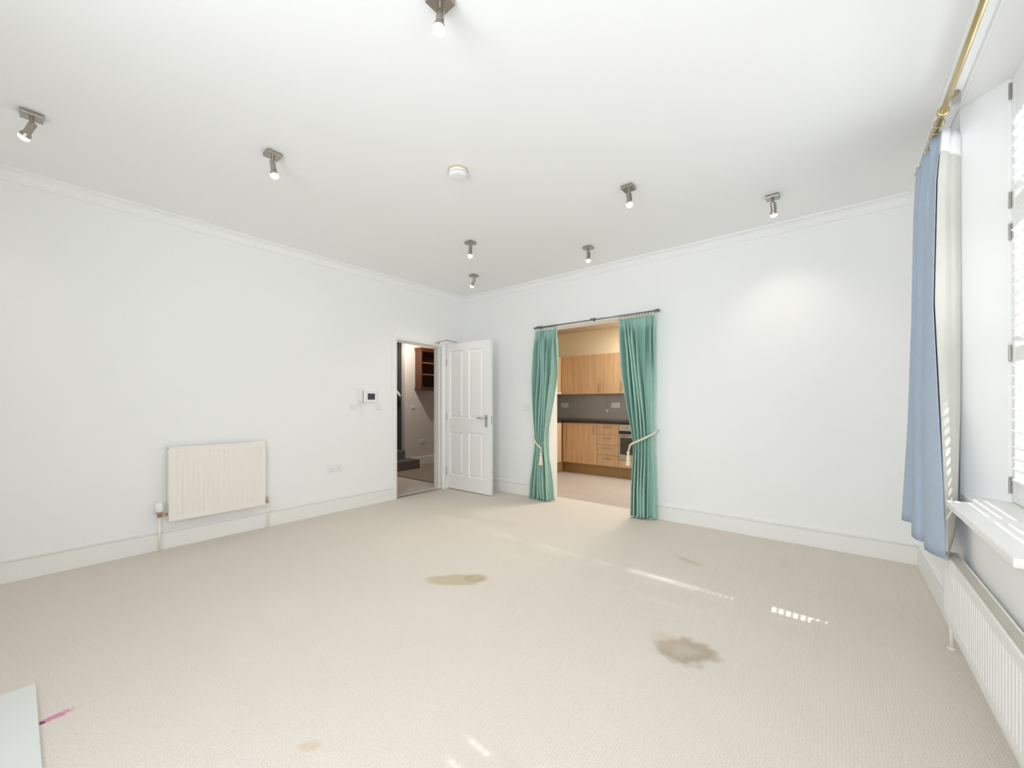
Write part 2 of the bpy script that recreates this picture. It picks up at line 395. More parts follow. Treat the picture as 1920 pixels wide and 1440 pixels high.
def shutter(y0, y1, z0, z1, rails, label, first, hinges, notchf, tiltf, group='window shutters'):
    t = thing('window_shutter', label, 'shutter', (SX, (y0+y1)/2, z0), group)
    g = .0015; st = .045
    obj('stile', B((SX-.014, SX+.014, y0+g, y0+st, z0, z1)), 'shutter', t, bevel=.003)
    obj('stile', B((SX-.014, SX+.014, y1-st, y1-g, z0, z1)), 'shutter', t, bevel=.003)
    for a, b in rails: obj('rail', B((SX-.0135, SX+.0135, y0+st, y1-st, a, b)), 'shutter', t, bevel=.003)
    zs = sorted(rails)
    for (a0, b0), (a1, b1) in zip(zs, zs[1:]):
        n = max(1, int((a1-b0)/.047)); p = (a1-b0)/n
        for k in range(n):
            z = b0 + p*(k+.5); bm = bmesh.new()
            blade(bm, y0+st+.001, y1-st-.001, z, tiltf(z), .062, notchf(z))
            obj('louvre', bm, 'shutter', t, smooth=False)
    for z in hinges:
        ys_ = y1 if first else y0; s = 1 if first else -1
        obj('hinge', B((SX-.024, SX-.0145, ys_-.010*(1 if first else 0)-(.0 if first else 0), ys_+.010*(0 if first else 1), z-.038, z+.038)), 'nickel', t, bevel=.002)
    return t
def tiltf(z): return R(36 if z < 1.08 else -30)
def notchf(z):  # notches added to the louvres so sun slivers reach carpet and lining
    if z < 1.08: return []
    if z < 1.42: return [(2.750, 2.825, .011), (2.845, 2.885, .016), (2.690, 2.695, .012)]
    if z < 2.72: return [(2.757, 2.790, .021), (2.690, 2.695, .012)]
    return []
def nn(z): return []
def notch2(z):  # notches added here too, for the two short sun dashes
    if 2.3 < z < 2.55: return [(.955, .97, .014), (.85, .865, .014)]
    return []
ym = (WY0+WY1)/2
lab = 'white louvred window shutter, %s'
shutter(ym, WY1, 2.105, WZ1-.005, [(2.105, 2.175), (2.53, 2.745)], lab % 'upper tier, hinged on the far window reveal', True, (2.69, 2.18), notchf, tiltf)
shutter(ym, WY1, WZ0+.005, 2.10, [(.765, .86), (1.415, 1.485), (2.035, 2.10)], lab % 'lower tier, hinged on the far reveal above the sill', True, (2.03, 1.46, .84), notchf, tiltf)
shutter(WY0, ym, 2.105, WZ1-.005, [(2.105, 2.175), (2.53, 2.745)], lab % 'upper tier, nearer half of the curtained window', False, (2.69, 2.18), nn, tiltf)
shutter(WY0, ym, WZ0+.005, 2.10, [(.765, .86), (1.415, 1.485), (2.035, 2.10)], lab % 'lower tier, nearer half of the curtained window', False, (2.03, 1.46, .84), nn, tiltf)
ym2 = (VY0+VY1)/2
for a, b in ((VY0, ym2), (ym2, VY1)):
    t = shutter(a, b, WZ0+.005, WZ1-.005, [(.765, .86), (1.72, 1.80), (2.53, 2.745)], 'white louvred shutter in the window beside the camera, out of frame', b == VY1, (.9, 2.5), notch2, tiltf, 'shutters of the second window')

struct('sun_block_wall', B((.93, .98, 1.6, 3.3, 0, 1.26)), 'wall')     # unseen wall added outside the window to block the lower second sun

# ------------------------------------------------------------------ brass curtain pole
pole = thing('curtain_pole', 'polished brass curtain pole above the window with a bracket ring', 'curtain pole', (.40, 2.3, 2.60))
obj('pole', T([(.41, 1.55, 2.645), (.41, 3.46, 2.645)], .0125, 20), 'brass', pole, smooth=True)
for y in (1.62, 2.84):
    bm = bmesh.new(); lathe(bm, [(.015, -.012), (.022, -.012), (.024, -.004), (.024, .004), (.022, .012), (.015, .012)], (.41, y, 2.645), 'y', 24)
    tube(bm, [(.41, y, 2.645), (.42, y, 2.68), (.44, y, 2.71), (.457, y, 2.727)], [.010, .008, .008, .010], 12)
    obj('bracket', bm, 'brass', pole, smooth=True)
bm = bmesh.new(); lathe(bm, [(.012, 0), (.018, .004), (.02, .012), (.015, .02), (.024, .035), (.026, .05), (.018, .065), (.004, .072)], (.41, 3.46, 2.645), 'y', 20)
obj('finial', bm, 'brass', pole, smooth=True)
for y in [2.93+i*.06 for i in range(8)]:
    bm = bmesh.new(); n = 20
    tube(bm, [(.41+.021*math.cos(2*PI*k/n), y, 2.637+.021*math.sin(2*PI*k/n)) for k in range(n+1)], .0022, 6)
    obj('curtain_ring', bm, 'brass', pole, smooth=True)

struct('trim_12', B((.443, .475, 1.4, 2.85, 2.726, 2.751)), 'ceil', bevel=.002)
obj('bracket', B((.440, .470, 2.845, 2.856, 2.665, 2.735)), 'steel', pole, bevel=.002)

# ------------------------------------------------------------------ blue curtain, lined in cream
def lerp(tab, z):
    tab = sorted(tab)
    if z <= tab[0][0]: return tab[0][1:]
    for a, b in zip(tab, tab[1:]):
        if z <= b[0]:
            t = (z-a[0])/(b[0]-a[0]); return tuple(p+(q-p)*t for p, q in zip(a[1:], b[1:]))
    return tab[-1][1:]
def catmull(pts, n):
    out = []; P_ = [pts[0]]+list(pts)+[pts[-1]]
    for i in range(1, len(P_)-2):
        p0, p1, p2, p3 = [Vector(q) for q in P_[i-1:i+3]]
        for k in range(n):
            t = k/n; out.append(.5*((2*p1)+(-p0+p2)*t+(2*p0-5*p1+4*p2-p3)*t*t+(-p0+3*p1-3*p2+p3)*t**3))
    out.append(Vector(pts[-1])); return out
def sheet(rows, thick):
    """rows of points; a closed sheet of the given thickness (offset along the cloth's own normals)"""
    bm = bmesh.new(); nr, nc = len(rows), len(rows[0]); A, Bk = [], []
    for i in range(nr):
        a, b = [], []
        for k in range(nc):
            dv = rows[min(i+1, nr-1)][k]-rows[max(i-1, 0)][k]; du = rows[i][min(k+1, nc-1)]-rows[i][max(k-1, 0)]
            n = du.cross(dv); n = n.normalized() if n.length > 1e-9 else Vector((0, 0, 0))
            a.append(bm.verts.new(rows[i][k])); b.append(bm.verts.new(rows[i][k]+n*thick))
        A.append(a); Bk.append(b)
    for i in range(nr-1):
        for k in range(nc-1):
            bm.faces.new((A[i][k], A[i][k+1], A[i+1][k+1], A[i+1][k])); bm.faces.new((Bk[i][k], Bk[i+1][k], Bk[i+1][k+1], Bk[i][k+1]))
        for k in (0, nc-1): bm.faces.new((A[i][k], A[i+1][k], Bk[i+1][k], Bk[i][k]))
    for i in (0, nr-1):
        for k in range(nc-1): bm.faces.new((A[i][k], A[i][k+1], Bk[i][k+1], Bk[i][k]))
    return bm
ct = thing('curtain', 'pale blue sill-length curtain with cream lining beside the shuttered window', 'curtain', (.38, 3.0, 2.55))
# plan of the cloth at several heights: far edge -> folds -> leading edge ; then lining edge -> wall
blue_plan = {
 2.55: [(.385, 3.24), (.36, 3.19), (.395, 3.15), (.40, 3.10), (.365, 3.05), (.395, 3.0), (.405, 2.95), (.375, 2.90), (.40, 2.86), (.402, 2.82)],
 2.30: [(.385, 3.26), (.35, 3.20), (.385, 3.16), (.40, 3.10), (.35, 3.04), (.375, 3.0), (.40, 2.95), (.36, 2.88), (.37, 2.83), (.378, 2.77)],
 1.70: [(.375, 3.28), (.345, 3.22), (.39, 3.17), (.37, 3.10), (.34, 3.03), (.345, 2.97), (.385, 2.93), (.35, 2.86), (.345, 2.79), (.362, 2.725)],
 1.10: [(.36, 3.32), (.335, 3.27), (.385, 3.20), (.36, 3.12), (.335, 3.05), (.335, 2.96), (.385, 2.92), (.345, 2.85), (.35, 2.78), (.382, 2.71)],
 .50: [(.345, 3.42), (.315, 3.33), (.385, 3.25), (.355, 3.15), (.325, 3.06), (.335, 2.94), (.385, 2.91), (.35, 2.84), (.36, 2.76), (.402, 2.70)]}
lin_plan = {
 2.55: [(.404, 2.82), (.43, 2.845), (.44, 2.88), (.46, 2.89), (.480, 2.925)],
 2.30: [(.382, 2.77), (.41, 2.79), (.43, 2.84), (.45, 2.86), (.482, 2.925)],
 1.70: [(.366, 2.725), (.40, 2.75), (.43, 2.82), (.455, 2.85), (.482, 2.925)],
 1.10: [(.386, 2.71), (.41, 2.74), (.435, 2.81), (.455, 2.85), (.478, 2.91)],
 .50: [(.406, 2.70), (.415, 2.72), (.43, 2.75), (.44, 2.78), (.449, 2.80)]}
CS = 1.05
def planat(tab, z):
    ks = sorted(tab)
    for a, b in zip(ks, ks[1:]):
        if z <= b+1e-6:
            t = (z-a)/(b-a); t = max(0, t)
            return [(p[0]+(q[0]-p[0])*t, p[1]+(q[1]-p[1])*t) for p, q in zip(tab[a], tab[b])]
    return tab[ks[-1]]
def cloth(tab, z0, z1, nz, slope=0, deep=1):
    rows = []
    for i in range(nz+1):
        z = z0+(z1-z0)*i/nz
        pp = planat(tab, z); dz = 1+(deep-1)*min(1, max(0, (2.55-z)/.35))
        pp = [(.358+(x-.358)*dz, y) if x > .358 and 0 < i_ < len(pp)-2 else (x, y) for i_, (x, y) in enumerate(pp)]
        c = catmull([(x*CS, y*CS, 1.22+(z-1.22)*CS) for x, y in pp], 7)
        m_ = len(c)-1
        rows.append([Vector((p.x, p.y, p.z + slope*(k/m_)*(1-i/nz))) for k, p in enumerate(c)])
    return rows
obj('fabric', sheet(cloth(blue_plan, .53, 2.55, 40, -.03, 2.3), .003), 'blue', ct, smooth=True)
obj('lining', sheet(cloth(lin_plan, .50, 2.55, 40, .19), .002), 'lining', ct, smooth=True)
tp = cloth({k: [(x, y-.003) for x, y in v] for k, v in lin_plan.items()}, 2.44, 2.556, 3)
obj('heading_tape', sheet(tp, .002), 'tape', ct, smooth=True)

# ------------------------------------------------------------------ green curtains at the kitchen opening
def green_curtain(label, tab, nf, amp, ph, flatf=None, y0=4.215):
    t = thing('curtain', label, 'curtain', ((tab[0][1]+tab[0][2])/2, y0, 0), 'green curtains at the kitchen opening')
    rows = []; nz = 70; nu = nf*14
    for i in range(nz+1):
        z = .012 + (2.16-.012)*i/nz
        xl, xr = lerp(tab, z); row = []
        wst = max(0, 1-abs(z-.78)/.55)
        for k in range(nu+1):
            u = k/nu
            uu = u + .035*math.sin(2*PI*u*1.5+ph+z*1.3)
            fl = flatf(u, z) if flatf else 1
            a = amp*(1-.45*wst)*(.5+.5*min(1, max(0, (2.17-z)/.25))) * fl
            s = math.sin(2*PI*nf*uu+ph)
            s = math.copysign(abs(s)**.8, s)
            y = y0 - a*s - .006*math.sin(5*z+9*u)
            if z > 2.05: y = y0 + (y-y0)*.6
            x = xl + (xr-xl)*u + .35*a*math.cos(2*PI*nf*uu+ph)*min(1, 8*u, 8*(1-u))
            x += .012*math.sin(3.1*z+7*u+ph)*min(1, 5*u, 5*(1-u))
            zz = z - (.02*math.sin(2*PI*u*.8) if i == 0 and flatf else 0)*0
            row.append(Vector((x, y, zz)))
        rows.append(row)
    obj('fabric', sheet(rows, .003), 'green', t, smooth=True)
    # stitched hem band and pleat tape as slight ridges
    return t
lt = [(0, -3.075, -2.735), (.2, -3.055, -2.765), (.45, -3.022, -2.808), (.60, -3.005, -2.835), (.72, -2.997, -2.850), (.84, -3.005, -2.835), (1.0, -3.017, -2.80), (1.206, -3.022, -2.765), (1.6, -3.022, -2.700), (2.16, -3.005, -2.684)]
rt = [(0, -1.722, -1.452), (.3, -1.718, -1.462), (.57, -1.706, -1.471), (.70, -1.700, -1.477), (.79, -1.702, -1.477), (.90, -1.716, -1.477), (1.09, -1.744, -1.477), (1.56, -1.817, -1.471), (1.90, -1.852, -1.469), (2.16, -1.879, -1.465)]
green_curtain('green pinch-pleated curtain hanging left of the kitchen opening, tied back narrow', lt, 6, .060, .4)
green_curtain('green pinch-pleated curtain hanging right of the kitchen opening, pulled to a tassel', rt, 7, .060, 1.1,
    flatf=lambda u, z: 1 if z > 1.9 else (1 if u < .62 else max(.22, 1-(u-.62)*3.2*min(1, (1.9-z)/.5))))

def tieback(label, rope_pts, tas):
    t = thing('curtain_tieback', label, 'tieback', rope_pts[0], 'rope tiebacks of the green curtains')
    bm = bmesh.new()
    c = catmull(rope_pts, 10); n = len(c)
    for s in range(3):
        pts = []
        for i, p in enumerate(c):
            a = 2*PI*s/3 + i*.55
            tt = (c[min(i+1, n-1)]-c[max(i-1, 0)]).normalized(); u = tt.cross(Vector((0, 1, 0))).normalized(); v = u.cross(tt)
            pts.append(p + (u*math.cos(a)+v*math.sin(a))*.0058)
        tube(bm, pts, .0058, 8)
    obj('rope', bm, 'rope', t, smooth=True)
    x, y, z = tas
    obj('tassel', Lth([(.004, .07), (.012, .066), (.017, .055), (.016, .042), (.010, .034), (.013, .028), (.018, .01), (.021, -.02), (.025, -.06), (.029, -.085), (.024, -.088)], (x, y, z), n=20), 'rope', t, smooth=True)
    obj('cord', T([(rope_pts[-1][0]-.006, rope_pts[-1][1], rope_pts[-1][2]), (x-.004, y, z+.07)], .004, 8), 'rope', t, smooth=True)
    obj('cord', T([(rope_pts[-1][0]+.008, rope_pts[-1][1], rope_pts[-1][2]), (x+.004, y, z+.07)], .004, 8), 'rope', t, smooth=True)
    obj('wall_hook', Lth([(.011, -.004), (.011, 0), (.006, .004), (.006, .03), (.010, .036)], (rope_pts[0][0], YB-.003, rope_pts[0][2]), 'y', 12) if False else T([(rope_pts[0][0], YB-.001, rope_pts[0][2]), (rope_pts[0][0], YB-.055, rope_pts[0][2]-.004), (rope_pts[0][0], YB-.06, rope_pts[0][2]+.01)], .004, 8), 'brass', t, smooth=True)
tieback('cream rope tieback with tassel around the left green curtain', [(-3.035, YB-.055, .845), (-3.022, 4.22, .835), (-3.0, 4.165, .80), (-2.95, 4.132, .74), (-2.895, 4.132, .69), (-2.868, 4.140, .665)], (-2.868, 4.132, .545))
tieback('cream rope tieback with tassel drawn across the right green curtain', [(-1.462, YB-.055, .945), (-1.466, 4.225, .93), (-1.485, 4.165, .905), (-1.55, 4.132, .865), (-1.63, 4.132, .825), (-1.70, 4.140, .79), (-1.727, 4.165, .755)], (-1.733, 4.145, .645))

rail = thing('curtain_rail', 'slim dark metal curtain rail over the kitchen opening', 'curtain rail', (-2.2, 4.2, 2.20))
obj('rod', T([(-3.02, 4.215, 2.200), (-1.43, 4.215, 2.200)], .0075, 14), 'pewter', rail, smooth=True)
for x in (-3.02, -1.43):
    obj('finial', Lth([(.008, -.012), (.013, -.008), (.015, 0), (.013, .008), (.006, .014)], (x, 4.215, 2.200), 'x', 14), 'pewter', rail, smooth=True)
for x in (-2.985, -2.22, -1.475):
    bm = T([(x, YB, 2.222), (x, 4.25, 2.222), (x, 4.215, 2.212)], .006, 10); lathe(bm, [(.02, -.006), (.02, 0)], (x, YB, 2.222), 'y', 16)
    obj('bracket', bm, 'pewter' if x != -1.475 else 'brass', rail, smooth=True)
for a, b, n in ((-2.995, -2.70, 11), (-1.865, -1.475, 13)):
    for k in range(n):
        x = a+(b-a)*k/(n-1)
        obj('curtain_ring', T([(x+.002*math.cos(q), 4.215+.013*math.sin(q), 2.193+.016*math.cos(q)) for q in [2*PI*j/12 for j in range(13)]], .0028, 6), 'pewter', rail, smooth=True)

# ------------------------------------------------------------------ hall door
d1 = bpy.data.objects.new('door_1', None); COL.objects.link(d1); d1.location = (-4.41, 3.955, 0); d1['kind'] = 'structure'
LX0, LX1, LY, LZ0, LZ1 = -4.405, -3.545, 3.95, .012, 2.085
def door_leaf():
    bm = bmesh.new(); y0, y1 = LY, LY+.042
    xs = [LX0, -4.335, -4.065, -3.955, -3.685, LX1]; zs = [LZ0, .205, .825, 1.02, 1.985, LZ1]
    for side, yf, s in ((0, y0, 1), (1, y1, -1)):
        V = {}
        def v(x, z, d=0):
            k = (round(x, 5), round(z, 5), d)
            if k not in V: V[k] = bm.verts.new((x, yf+s*d, z))
            return V[k]
        for i in range(5):
            for j in range(5):
                x0, x1, z0, z1 = xs[i], xs[i+1], zs[j], zs[j+1]
                if i in (1, 3) and j in (1, 3):
                    steps = [(0, 0), (.010, .010), (.020, .012), (.045, .002)]
                    for (a, da), (b, db) in zip(steps, steps[1:]):
                        A = [(x0+a, z0+a), (x1-a, z0+a), (x1-a, z1-a), (x0+a, z1-a)]; Bq = [(x0+b, z0+b), (x1-b, z0+b), (x1-b, z1-b), (x0+b, z1-b)]
                        for q in range(4):
                            bm.faces.new((v(*A[q], da), v(*A[(q+1) % 4], da), v(*Bq[(q+1) % 4], db), v(*Bq[q], db)))
                    a, da = steps[-1]
                    bm.faces.new((v(x0+a, z0+a, da), v(x1-a, z0+a, da), v(x1-a, z1-a, da), v(x0+a, z1-a, da)))
                else:
                    bm.faces.new((v(x0, z0), v(x1, z0), v(x1, z1), v(x0, z1)))
    for a, b in (((LX0, LZ0), (LX1, LZ0)), ((LX1, LZ0), (LX1, LZ1)), ((LX1, LZ1), (LX0, LZ1)), ((LX0, LZ1), (LX0, LZ0))):
        bm.faces.new([bm.verts.new(p) for p in ((a[0], y0, a[1]), (b[0], y0, b[1]), (b[0], y1, b[1]), (a[0], y1, a[1]))])
    bmesh.ops.remove_doubles(bm, verts=bm.verts[:], dist=1e-5)
    return bm
obj('door_leaf', door_leaf(), 'doorpaint', d1)
hd = obj('door_handle', B((-3.645, -3.600, LY-.006, LY, .915, 1.075)), 'chrome', d1, bevel=.003); hd['label'] = 'chrome lever handle'
obj('lever', T([(-3.622, LY, 1.035), (-3.622, LY-.045, 1.035), (-3.64, LY-.052, 1.035), (-3.755, LY-.050, 1.032)], [.010, .009, .009, .008], 12), 'chrome', hd, smooth=True)
obj('latch_plate', B((LX1, LX1+.002, LY+.008, LY+.034, .955, 1.06)), 'chrome', d1, bevel=.001)
for z in (.25, 1.05, 1.83):
    obj('hinge', T([(LX0-.004, LY-.004, z-.05), (LX0-.004, LY-.004, z+.05)], .006, 10), 'chrome', d1, smooth=True)
dc = thing('door_closer_arm', 'thin metal folding arm linking the door top to its frame', 'door closer', (XL, 3.8, 2.10))
obj('frame_bracket', B((XL+.022, XL+.045, 3.72, 3.79, 2.073, 2.095)), 'chrome', dc, bevel=.002)
obj('arm', T([(XL+.04, 3.755, 2.098), (-4.30, 3.86, 2.13)], .006, 8), 'nickel', dc, smooth=True)
obj('arm', T([(-4.30, 3.86, 2.13), (-4.17, 3.94, 2.095)], .006, 8), 'nickel', dc, smooth=True)

# ------------------------------------------------------------------ switches, sockets, entry phone
def plate(name, label, cat, x, y0, y1, z0, z1, n, group='wall switches and sockets', socket=False, face='+x', m='plate'):
    """plate on a wall; face '+x' (left wall) or '-y' (back wall, y0..y1 are x values)"""
    s = 1 if face == '+x' else -1
    def bb(d0, d1, a0, a1, b0, b1):
        if face == '+x': return (x+d0, x+d1, a0, a1, b0, b1)
        return (a0, a1, x-d1, x-d0, b0, b1)
    c = (x, (y0+y1)/2, z0) if face == '+x' else ((y0+y1)/2, x, z0)
    t = thing(name, label, cat, c, group)
    obj('face_plate', B(bb(0, .009, y0, y1, z0, z1)), m, t, bevel=.003)
    for k in range(n):
        a = y0+(y1-y0)*(k+.5)/n; h = (z1-z0)
        if socket:
            obj('switch', B(bb(.009, .0125, a-.006, a+.006, z0+h*.68, z0+h*.86)), 'plastic', t, bevel=.001)
            obj('socket_holes', B(bb(.009, .0095, a-.004, a+.004, z0+h*.50, z0+h*.62), bb(.009, .0095, a-.022, a-.014, z0+h*.24, z0+h*.32), bb(.009, .0095, a+.014, a+.022, z0+h*.24, z0+h*.32)), 'greyplastic', t)
        else:
            obj('rocker', B(bb(.009, .013, a-.008, a+.008, z0+h*.32, z0+h*.68)), 'plastic', t, bevel=.001)
    return t
plate('light_switch', 'white light switch plate on left wall, below left of the entry monitor', 'switch', XL, 2.45, 2.545, 1.145, 1.22, 1)
plate('light_switch', 'white light switch plate on left wall, between entry monitor and door frame', 'switch', XL, 2.79, 2.875, 1.145, 1.228, 1)
plate('power_socket', 'white double power socket low on the wall right of the radiator', 'socket', XL, 2.195, 2.365, .445, .535, 2, socket=True)
plate('light_switch', 'white light switch plate between the open door and left green curtain', 'switch', YB, -3.27, -3.18, 1.13, 1.215, 1, face='-y')
ph = thing('door_entry_monitor', 'white video entry phone with dark screen and handset left of the door', 'intercom', (XL, 2.68, 1.22))
obj('monitor_body', B((XL, XL+.035, 2.615, 2.80, 1.245, 1.375)), 'plastic', ph, bevel=.006, seg=3)
obj('screen', B((XL+.035, XL+.0365, 2.668, 2.765, 1.275, 1.35)), 'screen', ph)
obj('handset_cradle', B((XL, XL+.03, 2.560, 2.612, 1.215, 1.405)), 'plastic', ph, bevel=.006)
bm = bmesh.new()
tube(bm, [(XL+.055, 2.560, 1.24), (XL+.062, 2.560, 1.28), (XL+.062, 2.560, 1.35), (XL+.055, 2.560, 1.39)], [.013, .010, .010, .013], 12)
tube(bm, [(XL+.028, 2.560, 1.245), (XL+.06, 2.560, 1.240)], .013, 12); tube(bm, [(XL+.028, 2.560, 1.385), (XL+.06, 2.560, 1.390)], .013, 12)
obj('handset', bm, 'greyplastic' if False else 'plastic', ph, smooth=True)
obj('handset_groove', B((XL+.001, XL+.031, 2.607, 2.613, 1.235, 1.385)), 'greyplastic', ph)
obj('cord', T(catmull([(XL+.03, 2.585, 1.215), (XL+.02, 2.60, 1.18), (XL+.02, 2.585, 1.13), (XL+.02, 2.575, 1.115), (XL+.02, 2.60, 1.14), (XL+.015, 2.598, 1.21)], 8), .004, 8), 'plate', ph, smooth=True)

# ------------------------------------------------------------------ radiators
r1 = thing('radiator', 'cream panel radiator on the left wall above the skirting', 'radiator', (-4.35, 1.17, .23))
def panel_bm(x, y0, y1, z0, z1, s, rib, t=.018, dp=.006):
    """pressed steel panel: front face at x facing s, vertical flutes"""
    bm = bmesh.new(); n = int(round((y1-y0)/rib)); rows = []
    prof = []
    for k in range(n):
        a = y0+.025+(y1-y0-.05)*k/n; w_ = (y1-y0-.05)/n
        prof += [(a, 0), (a+w_*.28, 0), (a+w_*.38, dp), (a+w_*.62, dp), (a+w_*.72, 0)]
    prof.append((y1-.025, 0))
    zz = [z0, z0+.03, z0+.045, z1-.045, z1-.03, z1]
    G = []
    for j, z in enumerate(zz):
        f = 1 if j in (2, 3) else 0
        G.append([bm.verts.new((x-s*(d*f), y, z)) for y, d in [(y0, 0)]+prof+[(y1, 0)]])
    for a, b in zip(G, G[1:]):
        for k in range(len(a)-1): bm.faces.new((a[k], a[k+1], b[k+1], b[k]))
    bk = [bm.verts.new((x-s*t, y, z)) for y, z in ((y0, z0), (y1, z0), (y1, z1), (y0, z1))]
    bm.faces.new(bk)
    bm.faces.new([g[0] for g in G]+[bk[3], bk[0]]); bm.faces.new([g[-1] for g in G]+[bk[2], bk[1]])
    bm.faces.new(G[0]+[bk[1], bk[0]]); bm.faces.new(G[-1]+[bk[2], bk[3]])
    return bm
obj('front_panel', panel_bm(-4.318, .812, 1.528, .24, .845, 1, .0395), 'rad', r1)
obj('side_cover', B((-4.375, -4.318, .806, .812, .235, .858), ), 'rad', r1, bevel=.002)
obj('side_cover', B((-4.375, -4.318, 1.528, 1.534, .235, .858)), 'rad', r1, bevel=.002)
obj('top_cover', B((-4.375, -4.316, .806, 1.534, .845, .858)), 'rad', r1, bevel=.003)
obj('wall_bracket', B((XL+.001, -4.37, .95, .98, .3, .8), (XL+.001, -4.37, 1.37, 1.40, .3, .8)), 'rad', r1)
vl = obj('thermostatic_valve', Lth([(.012, -.03), (.016, -.025), (.016, .0), (.021, .002), (.021, .01), (.013, .012)], (-4.35, .752, .315), n=20), 'copper', r1, smooth=True)
obj('valve_head', Lth([(.018, 0), (.024, .004), (.026, .03), (.025, .065), (.020, .078), (.010, .08)], (-4.35, .752, .327), n=24), 'plastic', vl, smooth=True)
obj('valve_tail', T([(-4.35, .752, .30), (-4.35, .785, .30), (-4.35, .812, .30)], [.010, .013, .010], 12), 'copper', vl, smooth=True)
obj('pipe', T([(-4.35, .752, 0), (-4.35, .752, .29)], .0085, 12), 'rad', r1, smooth=True)
ls = obj('lockshield_valve', Lth([(.009, -.03), (.013, -.025), (.013, .01), (.010, .014), (.010, .03)], (-4.35, 1.560, .28), n=16), 'copper', r1, smooth=True)
obj('valve_tail', T([(-4.35, 1.560, .275), (-4.35, 1.53, .275)], .010, 10), 'copper', ls, smooth=True)
obj('pipe', T([(-4.35, 1.560, 0), (-4.35, 1.560, .25)], .0075, 12), 'rad', r1, smooth=True)

RF, RB, RY0, RY1, RZ0, RZ1 = .434, .485, .95, 3.0, .140, .466
r2 = thing('radiator', 'long low white convector radiator beneath the window sill', 'radiator', (.46, 2.0, .14))
obj('front_panel', panel_bm(RF, RY0, RY1, RZ0, RZ1-.012, -1, .033, .012, .0025), 'radw', r2)
obj('rear_panel', B((RB-.010, RB, RY0, RY1, RZ0, RZ1-.012)), 'radw', r2)
obj('side_cover', B((RF+.001, RB, RY1, RY1+.004, RZ0, RZ1-.002)), 'radw', r2, bevel=.001)
obj('side_cover', B((RF+.001, RB, RY0-.004, RY0, RZ0, RZ1-.002)), 'radw', r2, bevel=.001)
obj('top_frame', B((RF-.001, RF+.008, RY0, RY1, RZ1-.012, RZ1), (RB-.007, RB, RY0, RY1, RZ1-.012, RZ1), (RF+.008, RB-.007, RY1-.012, RY1, RZ1-.012, RZ1), (RF+.008, RB-.007, RY0, RY0+.012, RZ1-.012, RZ1)), 'radw', r2, bevel=.001)
bm = bmesh.new(); y = RY0+.014
while y < RY1-.016:
    box(bm, RF+.008, RB-.007, y, y+.0045, RZ1-.010, RZ1-.003); y += .0095
box(bm, RF+.012, RB-.010, RY0, RY1, RZ1-.05, RZ1-.03)
obj('top_grille', bm, 'grille', r2)
obj('pipe', T([(.452, 2.93, 0), (.452, 2.93, .16)], .008, 12), 'rad', r2, smooth=True)
obj('pipe_collar', Lth([(.017, 0), (.016, .004), (.010, .007)], (.452, 2.93, .0)), 'rad', r2, smooth=True)

# ------------------------------------------------------------------ ceiling spotlights
def make_spot():
    t = thing('ceiling_spotlight', 'x', 'spotlight', (0, 0, ZC), 'brushed nickel ceiling spotlights')
    def lob(name, bm, m, p, **kw): return obj(name, bm, m, p, local=True, **kw)
    lob('mounting_plate', B((-.043, .043, -.043, .043, -.022, 0)), 'nickel', t, bevel=.004)
    bm = T([(0, 0, -.022), (0, 0, -.050)], .0095, 16); lathe(bm, [(.013, -.050), (.013, -.062)], (0, 0, 0), 'z', 16)
    lob('stem', bm, 'nickel', t, smooth=False)
    bm = bmesh.new(); lathe(bm, [(.014, .018), (.0165, .016), (.0165, -.045), (.021, -.050), (.024, -.068), (.0235, -.070), (.018, -.060)], (0, 0, 0), 'z', 24)
    tube(bm, [(.020, 0, .012), (.020, 0, -.045)], .0045, 8)
    h = lob('lamp_head', bm, 'nickel', t, smooth=False, loc=(0, 0, -.066))
    b = lob('bulb', Lth([(.012, -.048), (.0205, -.062), (.0235, -.074), (.023, -.083), (.016, -.090), (.005, -.093)], (0, 0, 0), n=24), 'bulb', h, smooth=True)
    return t
spots = [  # x, y, label, azimuth of the tilt, tilt, energy
 (-3.47, .06, 'nickel ceiling spotlight nearest the left wall cornice, tilted sideways', R(215), R(38), 4),
 (-2.81, 1.04, 'nickel ceiling spotlight between the left wall and smoke alarm', R(60), R(8), 4),
 (-1.22, 1.06, 'nickel ceiling spotlight at the top edge of the photo', R(-60), R(12), 4),
 (-1.19, 2.85, 'nickel ceiling spotlight right of the smoke alarm, above the carpet stains', R(-30), R(10), 10),
 (-.375, 3.68, 'nickel ceiling spotlight nearest the blue curtain, shining on the back wall', R(84), R(24), 9),
 (-2.82, 2.84, 'nickel ceiling spotlight above the hall door, second from the corner', R(-60), R(6), 17),
 (-1.97, 3.69, 'nickel ceiling spotlight nearest the kitchen opening', R(-60), R(6), 17),
 (-3.51, 3.60, 'nickel ceiling spotlight closest to the room corner', R(205), R(22), 16)]
proto = make_spot()
for i, (x, y, lb, az, tl, en) in enumerate(spots):
    o = proto if i == 0 else dup(proto)
    o.location = (x, y, ZC); o['label'] = lb
    hd_ = [c for c in o.children if c.name.startswith('lamp_head')][0]
    # tilt the head so that its beam leans towards the azimuth
    ax = Vector((math.sin(az), -math.cos(az), 0))
    hd_.rotation_mode = 'QUATERNION'; 
    from mathutils import Quaternion
    hd_.rotation_quaternion = Quaternion(ax, tl) if True else hd_.rotation_quaternion
for i, (x, y, lb, az, tl, en) in enumerate(spots):
    d = Vector((math.cos(az)*math.sin(tl), math.sin(az)*math.sin(tl), -math.cos(tl)))
    p = Vector((x, y, ZC-.066)) + d*.105
    light('spotlight_beam', 'SPOT', p, en, (1, .9, .76), aim=d, spot_size=R(95), spot_blend=1.0, shadow_soft_size=.02)

